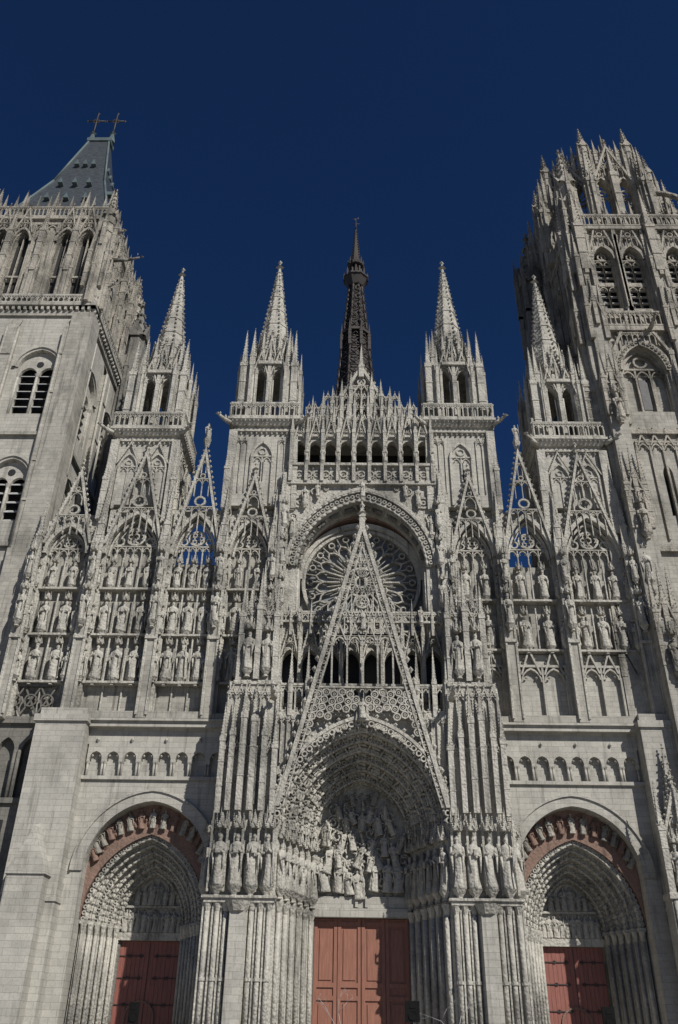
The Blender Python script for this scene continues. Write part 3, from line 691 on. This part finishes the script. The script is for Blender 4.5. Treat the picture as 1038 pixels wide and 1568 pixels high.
# ================================================================== north tower
b=MB('north_tower',TOW); cx,cy,hw=-28.7,7.0,5.9
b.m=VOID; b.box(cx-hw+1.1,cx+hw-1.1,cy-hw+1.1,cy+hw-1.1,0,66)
b.m=TOW
def louvers(b,C,w,z0,z1):
    om=b.m; b.m=LOUV; z=z0+.2
    while z<z1:
        b.add([(C-w,.35,z),(C+w,.35,z),(C+w,.75,z+.35),(C-w,.75,z+.35),(C-w,.35,z-.07),(C+w,.35,z-.07),(C+w,.8,z+.3),(C-w,.8,z+.3)],[(0,1,2,3),(0,4,5,1),(4,7,6,5)]); z+=.78
    b.m=om
for (ox,oy,a) in((cx,cy-hw,0),(cx-hw,cy,-pi/2),(cx+hw,cy,pi/2),(cx,cy+hw,pi)):
    b.push(ox,oy,0,a)
    b.m=ASH
    b.box(-hw+1.3,hw-1.3,0,1.1,0,30.5)
    for C in(-2.75,2.75):
        x0,x1=(-hw+.9,0) if C<0 else (0,hw-.9)
        for z0,z1,zs,w in((30.5,40.2,36.4,1.35),(40.2,52.6,47.0,1.6)):
            b.m=ASH
            b.box(x0,x1,0,1.1,z0,z0+2.1)
            b.archwall(C,w,zs,w*1.15,x0,x1,z0+2.1,z1,0,1.1,8)
            b.ring(C,zs,w+.45,w*1.15+.45,w+.2,w*1.15+.2,-.22,.02,9); b.ring(C,zs,w+.2,w*1.15+.2,w,w*1.15,-.1,.02,9)
            for s2 in(-1,0,1):
                b.tube((C+s2*(w-.06),.2,z0+2.1),(C+s2*(w-.06),.2,zs-.9),.11,.11,8); b.fr(C+s2*(w-.06),.2,zs-.9,zs-.6,.11,.22,8)
                b.box(C+s2*(w-.1)-.09,C+s2*(w-.1)+.09,.25,.6,z0+2.1,zs-.5)
            for s2 in(-1,1): b.archwall(C+s2*w/2,w/2-.1,zs-.55,w/2,C+s2*w/2-w/2,C+s2*w/2+w/2,zs-.6,zs+w*1.1,.3,.55,6)
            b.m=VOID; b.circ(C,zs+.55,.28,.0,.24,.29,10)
            louvers(b,C-w/2,w/2-.1,z0+2.1,zs-.3); louvers(b,C+w/2,w/2-.1,z0+2.1,zs-.3)
            b.m=TOW
    for z in(30.4,40.1,): b.box(-hw-.2,hw+.2,-.28,.2,z,z+.3)
    b.box(-hw-.1,hw+.1,-.2,1.1,52.6,53.2); b.box(-hw-.5,hw+.5,-.55,1.1,53.5,53.8)
    b.m=CARV
    for i in range(25): b.box(-hw+i*.49-.1,-hw+i*.49+.1,-.45,0,53.1,53.5)
    b.box(-hw,hw,0,1.1,53.2,53.5)
    balus(b,-hw-.4,hw+.4,-.4,53.8,54.8,.45,.08,.14)
    for X,w in((-hw+.75,.85),(hw-.75,.85),(0,.5)):
        b.m=TOW; b.box(X-w,X+w,-.7,.05,0,30); b.box(X-w*.9,X+w*.9,-.5,.05,30,51)
        b.add([(X-w*.9,-.5,51),(X+w*.9,-.5,51),(X+w*.9,.02,52.4),(X-w*.9,.02,52.4)],[(0,1,2,3)])
        b.tube((X-w*.95,-.45,30),(X-w*.95,-.45,51),.12,.12,7); b.tube((X+w*.95,-.45,30),(X+w*.95,-.45,51),.12,.12,7)
        for z in(34,37.5,44,48): b.box(X-w*.96,X+w*.96,-.58,.02,z,z+.16)
    b.m=MID
    for C in(-3.9,-2.0,2.0,3.9):
        b.archwall(C,.7,62.2,1.5,C-.95,C+.95,53.8,65.2,.35,1.2,6)
        b.ring(C,62.2,.95,1.9,.75,1.65,.1,.36,7); gable(b,C,.02,.2,63.2,.9,66.8,.12,True)
        b.box(C-.05,C+.05,.6,.8,54,63.5); b.box(C-.62,C+.62,.62,.78,58,58.2)
        lancets(b,C-.6,C+.6,.3,.5,53.8,55.4,3,.06)
    b.box(-1.05,1.05,.35,1.2,53.8,65.2); b.box(-5.9,-4.85,.35,1.2,53.8,65.2); b.box(4.85,5.9,.35,1.2,53.8,65.2)
    lancets(b,-1.0,1.0,.22,.36,55,64.5,2,.12)
    for X in(-5.5,-2.95,0,2.95,5.5):
        b.box(X-.22,X+.22,-.25,.5,53.8,61); pinn(b,X,-.1,58,.24,5.2,3.2); pinn(b,X,.6,65,.22,2.2,2.4); pinn(b,X-.4,-.1,54,.12,4.5,2); pinn(b,X+.4,-.1,54,.12,4.5,2)
    b.box(-5.9,5.9,.1,1.2,65.2,65.6); b.m=MID; balus(b,-5.9,5.9,.3,65.6,67.0,.4,.08,.15)
    b.m=MID
    for i in range(12): pinn(b,-5.7+i*1.04,.4,66.9,.11,.4,1.5)
    b.pop()
for sx in(-1,1):
    for sy in(-1,1):
        x,y=cx+sx*5.6,cy+sy*5.6
        b.m=TOW; b.box(x-.9,x+.9,y-.9,y+.9,0,52.6)
        b.m=MID; b.fr(x,y,53.8,62,1.0,.85,8)
        for k in range(8): pinn(b,x+1.05*sin(k*pi/4),y-1.05*cos(k*pi/4),53.8+(k%2)*2,.15,4.4,2.4)
        pinn(b,x,y,62,.5,3.5,3.6,8)
        for k in range(4): pinn(b,x+.8*sin(k*pi/2),y-.8*cos(k*pi/2),61,.15,3,2)
for z in(56.5,60,63.5): garg(b,cx+5.9,cy-5.4,z,1,-.2,1.2)
b.m=DARK; garg(b,cx+6.4,cy-5.0,60.5,1,0,2.4)
b.fr(cx+6.6,cy+4.8,0,57,1.5,1.5,8); pinn(b,cx+6.6,cy+4.8,57,.9,3.0,4.5,8)
for k in range(8): pinn(b,cx+6.6+1.5*sin(k*pi/4),cy+4.8-1.5*cos(k*pi/4),50,.16,5.5,2.5)
b.m=SLATE; bz,tz=67,84.5
B4=[(cx-4.9,cy-4.6,bz),(cx+4.8,cy-4.6,bz),(cx+4.8,cy+4.6,bz),(cx-4.9,cy+4.6,bz)]
mid=[(cx-2.6,cy-2.2,75.5),(cx+2.6,cy-2.2,75.5),(cx+2.6,cy+2.2,75.5),(cx-2.6,cy+2.2,75.5)]
b.add(B4+mid+[(cx-1.0,cy-.5,tz),(cx+1.2,cy-.5,tz),(cx+1.2,cy+.5,tz),(cx-1.0,cy+.5,tz)],[(0,1,5,4),(1,2,6,5),(2,3,7,6),(3,0,4,7),(4,5,9,8),(5,6,10,9),(6,7,11,10),(7,4,8,11),(8,9,10,11)])
b.fr(cx,cy,66,67,6.5,6.7,4)
b.m=VERD; b.box(cx-1.2,cx+1.4,cy-.65,cy+.65,84.5,85)
V_=(B4+mid+[(cx-1.0,cy-.5,tz),(cx+1.2,cy-.5,tz)])
for i,j in((0,4),(1,5),(4,8),(5,9)): b.tube(V_[i],V_[j],.14,.12,6)
for z,u in((70.5,.35),(74,.72),(78.5,.95)):
    for q in(-.5,0,.5):
        f=4.6-2.4*u if z<75.5 else 1.75
        b.push(cx+q*f,cy-f-.02,z,0); b.prism([(-.25,0),(.25,0),(0,.8)],-.25,.6); b.pop(); b.push(cx+f+.25,cy+q*f,z,pi/2); b.prism([(-.25,0),(.25,0),(0,.8)],-.25,.6); b.pop()
for x in(cx-1.0,cx+1.2):
    b.m=VERD; b.fr(x,cy,85,86.6,.45,.12,6); b.oc(x,cy,86.6,.4,.4,.35); b.m=IRON
    b.tube((x,cy,86),(x,cy,90.2),.1,.07); b.tube((x-.95,cy,88.9),(x+.95,cy,88.9),.08,.08)
    for q in(-1.0,1.0): b.oc(x+q,cy,88.9,.2,.12,.2)
    b.oc(x,cy,90.3,.2,.12,.22); b.circ(x,88.9,.4,.3,cy-.04,cy+.04,10)
b.m=OLD
fy=.35
b.box(-32,-19.4,fy-.3,1.2,17.6,18.0); balus(b,-32,-19.4,fy,20.0,20.3,.5)
for i in range(12):
    x=-31+i*1.0; b.bar(x,18.2,x+1,20,.1,fy-.06,fy+.06); b.bar(x+1,18.2,x,20,.1,fy-.055,fy+.055); b.circ(x+.5,19.1,.42,.33,fy-.1,fy+.1,12)
for i in range(9):
    C=-31.5+i*1.45; b.archwall(C,.5,16.0,.8,C-.72,C+.72,13.2,17.6,.3,.9,6); b.tube((C-.6,.25,13.2),(C-.6,.25,16),.1,.1,8); b.tube((C+.6,.25,13.2),(C+.6,.25,16),.1,.1,8)
b.box(-32,-19.4,.75,1.3,0,17.6); b.box(-32,-19.4,.3,.8,0,12.9); b.box(-32,-19.4,.1,.9,12.9,13.2)
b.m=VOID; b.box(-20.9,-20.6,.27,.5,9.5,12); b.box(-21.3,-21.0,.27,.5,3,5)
finish(b,cath)

# ================================================================== south tower
b=MB('south_tower',MID); cx,cy,hw=25.3,7.2,6.8
b.m=VOID; b.box(cx-hw+1.1,cx+hw-1.1,cy-hw+1.1,cy+hw-1.1,0,63)
for (ox,oy,a) in((cx,cy-hw,0),(cx-hw,cy,-pi/2),(cx+hw,cy,pi/2),(cx,cy+hw,pi)):
    b.push(ox,oy,0,a)
    b.m=TOW; b.box(-hw,hw,0,1.1,0,30); b.m=MID
    for C in(-3.1,3.1):
        x0,x1=(-hw,0) if C<0 else (0,hw)
        b.m=TOW; b.archwall(C,.35,36.5,.9,x0,x1,33.0,40,0,1.1,5); b.box(x0,x1,0,1.1,30,33.0); b.m=MID
        lancets(b,C-1.9,C+1.9,-.16,.02,31,39.3,4,.14,True)
        b.m=TOW; b.box(x0,x1,0,1.1,40,42.3); b.archwall(C,1.7,46.3,2.6,x0,x1,42.3,50.3,0,1.1,8); b.m=MID
        b.ring(C,46.3,2.25,3.4,1.7,2.62,-.25,.02,9); b.ring(C,46.3,1.7,2.6,1.45,2.3,.3,.7,9); lace(b,C,46.3,1.95,3.0,-.3,.14,.32)
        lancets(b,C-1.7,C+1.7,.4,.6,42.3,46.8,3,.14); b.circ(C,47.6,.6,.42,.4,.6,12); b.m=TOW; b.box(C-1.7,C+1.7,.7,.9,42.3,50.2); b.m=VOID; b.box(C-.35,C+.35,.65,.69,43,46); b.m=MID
        gable(b,C,-.4,-.15,48.2,2.3,53.4,.22,True)
        for s2 in(-1,1): pinn(b,C+s2*2.35,-.2,41,.2,7,3.2); pinn(b,C+s2*2.0,-.1,41,.11,5.5,1.6)
        for c in(C-1.25,C+1.25):
            b.archwall(c,.85,59.0,1.5,c-1.25,c+1.25,53.2,62.6,0,.9,6)
            b.ring(c,59,1.12,1.95,.85,1.55,-.2,.02,7); gable(b,c,-.3,-.1,60,1.15,64.6,.14,True)
            b.box(c-.05,c+.05,.3,.5,53.2,60.2); b.box(c-.85,c+.85,.28,.52,56.2,56.5); lancets(b,c-.8,c+.8,.3,.5,56.5,59.2,2,.09); lancets(b,c-.8,c+.8,.3,.5,53.2,56.1,2,.09); b.circ(c,59.7,.4,.28,.32,.48,9)
            b.m=LOUV
            for z in range(8): b.box(c-.8,c+.8,.55,.75,53.6+z*.75,53.68+z*.75)
            b.m=MID
            for s2 in(-1,1): pinn(b,c+s2*1.2,-.25,51,.15,10.5,3.0)
        if C<0: b.box(x0,x0+1.2,0.01,.9,53.2,62.6); b.box(-.6,.6,0,.9,53.2,62.6)
        else: b.box(x1-1.2,x1,0.01,.9,53.2,62.6)
    b.box(-hw-.4,hw+.4,-.5,1.1,50.3,50.8); b.box(-hw,hw,.01,1.1,50.8,53.2); balus(b,-hw-.3,hw+.3,-.4,50.8,52.4,.4,.08,.16)
    b.box(-hw-.3,hw+.3,-.3,1.1,40.0,40.4); b.box(-hw-.3,hw+.3,-.3,1.1,30.0,30.4)
    b.box(-hw-.4,hw+.4,-.4,1.1,62.6,63.0); balus(b,-hw-.3,hw+.3,-.3,63,64.5,.4,.08,.16)
    for X,w,pr in((-hw+.5,.75,1.6),(0,.6,1.3),(hw-.5,.75,1.6)):
        b.m=TOW; b.box(X-w,X+w,-pr-.6,.02,0,24); b.box(X-w,X+w,-pr,.02,24,34); b.box(X-w*.85,X+w*.85,-pr*.75,.02,34,44); b.box(X-w*.7,X+w*.7,-pr*.5,.02,44,55)
        b.box(X-w*.55,X+w*.55,-pr*.35,.02,55,62)
        for z,d in((24,pr+.5),(34,pr),(44,pr*.75)):
            b.add([(X-w-.1,-d-.15,z),(X+w+.1,-d-.15,z),(X+w*.8,-d*.7,z+1.4),(X-w*.8,-d*.7,z+1.4),(X-w-.1,0,z),(X+w+.1,0,z)],[(0,1,2,3),(1,5,2),(0,3,4),(0,1,5,4)])
        b.m=MID
        for z,d in((24,pr+.45),(34,pr*.95),(44,pr*.72),(52,pr*.5),(58,pr*.4)):
            for s2 in(-1,1): pinn(b,X+s2*w*.8,-d,z-3.0,.19,3.6,3.0)
            pinn(b,X,-d-.1,z-1.5,.16,2.6,2.8)
            gable(b,X,-d-.22,-d-.06,z-.8,w,z+2.2,.12,False)
            if z<50: statue(b,X,-d-.4,z-3.6,2.3); canopy(b,X,-d-.3,z-1.1,.4)
        pinn(b,X,-pr*.35,57,.36,5.5,5.0)
    for i in range(13): pinn(b,-hw+.2+i*1.12,-.15,62.8,.15,1.7,2.0)
    garg(b,-2,-.5,50.5,0,-1,1.3); garg(b,4,-.5,50.5,0,-1,1.3)
    b.pop()
for sx in(-1,1):
    for sy in(-1,1):
        x,y=cx+sx*(hw-.4),cy+sy*(hw-.4)
        b.m=TOW; b.box(x-.9,x+.9,y-.9,y+.9,0,50.3); b.m=MID; b.fr(x,y,50.3,63,1.0,.85,8)
        for k in range(8): pinn(b,x+1.0*sin(k*pi/4),y-1.0*cos(k*pi/4),54+(k%2)*3,.17,5.0,3.0)
        pinn(b,x,y,63,.55,3.6,4.6,8)
        for k in range(8): pinn(b,x+.85*sin(k*pi/4),y-.85*cos(k*pi/4),62.5,.16,2.8,2.4)
b.m=DARK; b.fr(cx-hw-.9,cy+3.5,0,60,1.7,1.6,8)
b.m=VERD; b.fr(cx-hw-1.1,cy+1.0,44,57,1.1,.9,8); b.m=DARK
pinn(b,cx-hw-.9,cy+3.5,60,1.2,6.5,7,8)
for k in range(8):
    for z in(46,57,62): pinn(b,cx-hw-.9+1.65*sin(k*pi/4),cy+3.5-1.65*cos(k*pi/4),z,.18,5.5,3)
    pinn(b,cx-hw-1.1+1.15*sin(k*pi/4),cy+1.0-1.15*cos(k*pi/4),40,.13,5,2.5)
# octagonal crown
b.m=MID; ap=5.2; hf=ap*math.tan(pi/8); ccx=cx-1.2
for k in range(8):
    a=k*pi/4; b.push(ccx+ap*sin(a),cy-ap*cos(a),0,a)
    for c in(-hf/2,hf/2):
        b.archwall(c,.7,70.3,1.7,c-hf/2,c+hf/2,63,74.0,0,.7,6)
        b.ring(c,70.3,.95,2.1,.74,1.8,-.18,.02,7); lancets(b,c-.66,c+.66,.25,.4,66.5,69.6,2,.09); b.box(c-.66,c+.66,.1,.5,66.2,66.5); b.circ(c,70.4,.4,.28,.25,.4,9)
        pinn(b,c,-.1,74,.17,1.8,2.2)
    for c in(-hf*.75,-hf*.25,hf*.25,hf*.75): pinn(b,c,-.1,74,.12,1.4,1.8)
    gable(b,0,-.4,-.15,71.6,1.9,77.0,.22,True)
    b.box(-hf,hf,-.15,.7,74,74.3); lancets(b,-hf,hf,0,.2,74.3,76.2,8,.09,True)
    pinn(b,0,-.45,63,.3,9,4.0); pinn(b,0,.2,75.6,.2,1.2,2.4)
    b.pop()
    a2=a+pi/8; R=ap/cos(pi/8)
    x,y=ccx+R*sin(a2),cy-R*cos(a2)
    b.fr(x,y,63,74.5,.7,.55,8); pinn(b,x,y,73.5,.4,3.4,2.8,8)
    for q in range(6): pinn(b,x+.6*sin(q*1.047),y-.6*cos(q*1.047),70+(q%2)*2,.13,3.2,1.8)
    x,y=ccx+(R+1.1)*sin(a2),cy-(R+1.1)*cos(a2); pinn(b,x,y,63,.42,7.2,5.0)
    for q in range(4): pinn(b,x+.5*sin(q*pi/2),y-.5*cos(q*pi/2),65,.15,4.5,2.4)
    b.tube((x,y,69),(ccx+R*sin(a2),cy-R*cos(a2),72),.2,.2)
for sx in(-1,1):
    for sy in(-1,1):
        x,y=cx+sx*6.2,cy+sy*6.2; x2,y2=ccx+sx*3.8,cy+sy*3.8
        pinn(b,x,y,66,.7,3.5,5,8)
        for q in range(4): pinn(b,x+.8*sin(q*pi/2),y-.8*cos(q*pi/2),65,.17,4.0,2.6)
        for i in range(6):
            t0=i/6;t1=(i+1)/6; f=lambda t:(x+(x2-x)*t,y+(y2-y)*t,66+5.5*sin(t*pi/2))
            b.tube(f(t0),f(t1),.26,.26)
b.fr(cx,cy,62.9,63.2,6,6,8)
finish(b,cath)
b=MB('south_corner_pier',CARV)
b.m=TOW; b.box(19.45,27,-.9,.8,0,17.4); b.box(19.55,27,-1.1,.8,17.4,17.9)
b.m=CARV
for z in(19.5,23.5,27): statue(b,18.7,-1.1,z,2.3); canopy(b,18.7,-1.0,z+2.5,.4)
b.m=TOW; b.box(18.2,19.2,-.9,1,17.8,31); b.m=CARV; pinn(b,18.7,-.6,30.5,.4,3.5,3.5)
finish(b,cath)

# ================================================================== nave + iron spire
b=MB('nave',TOW)
b.box(-6,6,3.6,72,0,28); b.m=SLATE; b.add([(-6,3.7,28),(6,3.7,28),(6,72,28),(-6,72,28),(0,3.7,36),(0,72,36)],[(0,1,4),(1,2,5,4),(3,0,4,5),(2,3,5)])
b.m=TOW; b.box(-15,15,62,82,0,28); b.box(-6.2,6.2,66,78,28,60)
finish(b,cath)
b=MB('iron_spire',IRON); X,Y=0,72
def rr(z): return 3.1-(z-110.7)*.082
b.fr(X,Y,60,78,6.2,6.2,8); b.fr(X,Y,78,80,6.6,5.6,8)
b.fr(X,Y,80,133,4.9,1.05,8)
zl=80
while zl<132:
    zn=min(zl+2.6,133)
    for k in range(8):
        a=pi/8+k*pi/4; a2=a+pi/4
        p=(X+rr(zl)*sin(a),Y-rr(zl)*cos(a),zl); q=(X+rr(zn)*sin(a),Y-rr(zn)*cos(a),zn)
        p2=(X+rr(zl)*sin(a2),Y-rr(zl)*cos(a2),zl); q2=(X+rr(zn)*sin(a2),Y-rr(zn)*cos(a2),zn)
        b.tube(p,q,.24,.22,5); b.tube(p,q2,.1,.1,4); b.tube(p2,q,.1,.1,4); b.tube(q,q2,.13,.13,4)
        b.oc(q[0]*1.0+.25*sin(a),q[1]-.25*cos(a),q[2],.3,.3,.35); b.oc((p[0]+q[0])/2+.25*sin(a),(p[1]+q[1])/2-.25*cos(a),(p[2]+q[2])/2,.25,.25,.3)
    zl=zn
b.fr(X,Y,118,118.6,3.0,3.0,8)
for k in range(8):
    a=pi/8+k*pi/4; pinn(b,X+2.9*sin(a),Y-2.9*cos(a),114,.28,3.4,3.4)
b.fr(X,Y,132,134,1.6,2.5,8); b.fr(X,Y,134,134.4,2.7,2.7,8)
for k in range(8):
    a=k*pi/4; pinn(b,X+2.4*sin(a),Y-2.4*cos(a),134,.16,1.4,1.0); b.tube((X+1.1*sin(a),Y-1.1*cos(a),134),(X+1.0*sin(a),Y-1.0*cos(a),138),.25,.25,5)
b.fr(X,Y,134,138,.8,.8,8); b.fr(X,Y,138,138.6,1.7,1.9,8)
for k in range(8): a=k*pi/4; pinn(b,X+1.6*sin(a),Y-1.6*cos(a),138,.14,1.0,1.2)
b.fr(X,Y,138.6,150,1.15,.12,8)
for i in range(12):
    for k in range(4):
        a=pi/4+k*pi/2; z=139.5+i*.85; r=1.15-(z-138.6)*.09; b.oc(X+(r+.1)*sin(a),Y-(r+.1)*cos(a),z,.22)
b.tube((X,Y,149.5),(X,Y,153),.12,.08); b.tube((X-.8,Y,151.6),(X+.8,Y,151.6),.08,.08); b.oc(X,Y,150,.4); b.oc(X-.25,Y,153.2,.5,.12,.3); b.oc(X+.4,Y,153.5,.2,.1,.35)
finish(b,cath)

# ================================================================== loudspeakers + saplings
def speaker(x,y,ztop,w=.42):
    b=MB('loudspeaker',BLK)
    b.add([(x-w/2,y-.02,ztop-.75),(x+w/2,y-.02,ztop-.75),(x+w*.38,y+.38,ztop-.75),(x-w*.38,y+.38,ztop-.75),(x-w/2,y-.02,ztop),(x+w/2,y-.02,ztop),(x+w*.38,y+.38,ztop),(x-w*.38,y+.38,ztop)],[(0,1,5,4),(1,2,6,5),(2,3,7,6),(3,0,4,7),(4,5,6,7),(3,2,1,0)])
    b.circ(x,ztop-.52,.16,.0,y-.04,y-.021,20); b.circ(x,ztop-.52,.17,.15,y-.05,y-.03,20); b.prism([(x-.12,ztop-.26),(x+.12,ztop-.26),(x+.1,ztop-.1),(x-.1,ztop-.1)],y-.04,y-.021)
    b.tube((x,y+.18,.5),(x,y+.18,ztop-.75),.025,.025,8)
    for k in range(3): a=k*2.09; b.tube((x,y+.18,.9),(x+.6*sin(a),y+.18+.6*cos(a),0.02),.018,.018,6)
    finish(b,None)
speaker(-9.5,-10,2.75); speaker(1.9,-10,2.95,.6); speaker(9.9,-10,2.85,.48)
def branches(x,y,s):
    random.seed(s); b=MB('bare_sapling',LOUV)
    def grow(p,d,L,r,k):
        q=p+d*L; b.tube(p,q,r,r*.75,6)
        if k==0:return
        for _ in range(2):
            n=(d*.7+Vector((random.uniform(-1,1),random.uniform(-.4,.4),random.uniform(-.3,.5)))).normalized(); grow(q,n,L*.58,r*.65,k-1)
    grow(Vector((x,y,0)),Vector((.05,0,1)),1.6,.02,4); finish(b,None)
branches(-1.0,-9,3); branches(3.7,-9,5)
# ================================================================== ground
m,nt=newmat('stone_paving'); out=N(nt,'ShaderNodeOutputMaterial'); bs=N(nt,'ShaderNodeBsdfPrincipled'); nt.links.new(bs.outputs[0],out.inputs[0])
tc=N(nt,'ShaderNodeTexCoord'); br=N(nt,'ShaderNodeTexBrick'); nt.links.new(tc.outputs['Object'],br.inputs['Vector']); br.inputs['Scale'].default_value=1.2
br.inputs['Color1'].default_value=(.26,.25,.225,1); br.inputs['Color2'].default_value=(.33,.31,.28,1); br.inputs['Mortar'].default_value=(.13,.13,.12,1); br.inputs['Mortar Size'].default_value=.01
nt.links.new(br.outputs['Color'],bs.inputs['Base Color']); bs.inputs['Roughness'].default_value=.85
me=bpy.data.meshes.new('ground'); me.from_pydata([(-1500,-1500,0),(1500,-1500,0),(1500,1500,0),(-1500,1500,0)],[],[(0,1,2,3)]); me.materials.append(m)
g=bpy.data.objects.new('ground',me); scene.collection.objects.link(g)
# ================================================================== light
el,azn=radians(39),radians(37)
d=Vector((sin(azn)*cos(el),-cos(azn)*cos(el),sin(el)))
sl=bpy.data.lights.new('sun','SUN'); sl.energy=4.7; sl.angle=radians(.5); sl.color=(1,.968,.915)
so=bpy.data.objects.new('sun',sl); so.rotation_euler=d.to_track_quat('Z','Y').to_euler(); so.location=d*200; scene.collection.objects.link(so)
w=bpy.data.worlds.new('World'); scene.world=w; w.use_nodes=True; nt=w.node_tree; bg=nt.nodes['Background']
sky=nt.nodes.new('ShaderNodeTexSky'); sky.sky_type='NISHITA'; sky.sun_disc=False; sky.sun_elevation=el; sky.sun_rotation=atan2(d.x,d.y)
sky.altitude=2200; sky.air_density=1.0; sky.dust_density=.0; sky.ozone_density=5.0
tint=mixc(nt,1.0,sky.outputs[0],(.27,.48,.74),'MULTIPLY')
nt.links.new(tint,bg.inputs[0]); bg.inputs[1].default_value=.055
# ================================================================== camera
cam=bpy.data.cameras.new('camera'); co=bpy.data.objects.new('camera',cam); scene.collection.objects.link(co); scene.camera=co
pt,ps,rl=radians(32),.0155,.016
f=Vector((-sin(ps)*cos(pt),cos(ps)*cos(pt),sin(pt))); r=Vector((cos(ps),sin(ps),0)); u=r.cross(f)
r2=r*cos(rl)+u*sin(rl); u2=u*cos(rl)-r*sin(rl)
M=Matrix((r2,u2,-f)).transposed().to_4x4(); M.translation=Vector((-.8,-50,1.6)); co.matrix_world=M
cam.sensor_fit='VERTICAL'; cam.sensor_height=36; cam.lens=36*1290/1568; cam.clip_end=4000; cam.clip_start=.1
scene.view_settings.view_transform='Standard'; scene.view_settings.look='None'; scene.view_settings.exposure=0
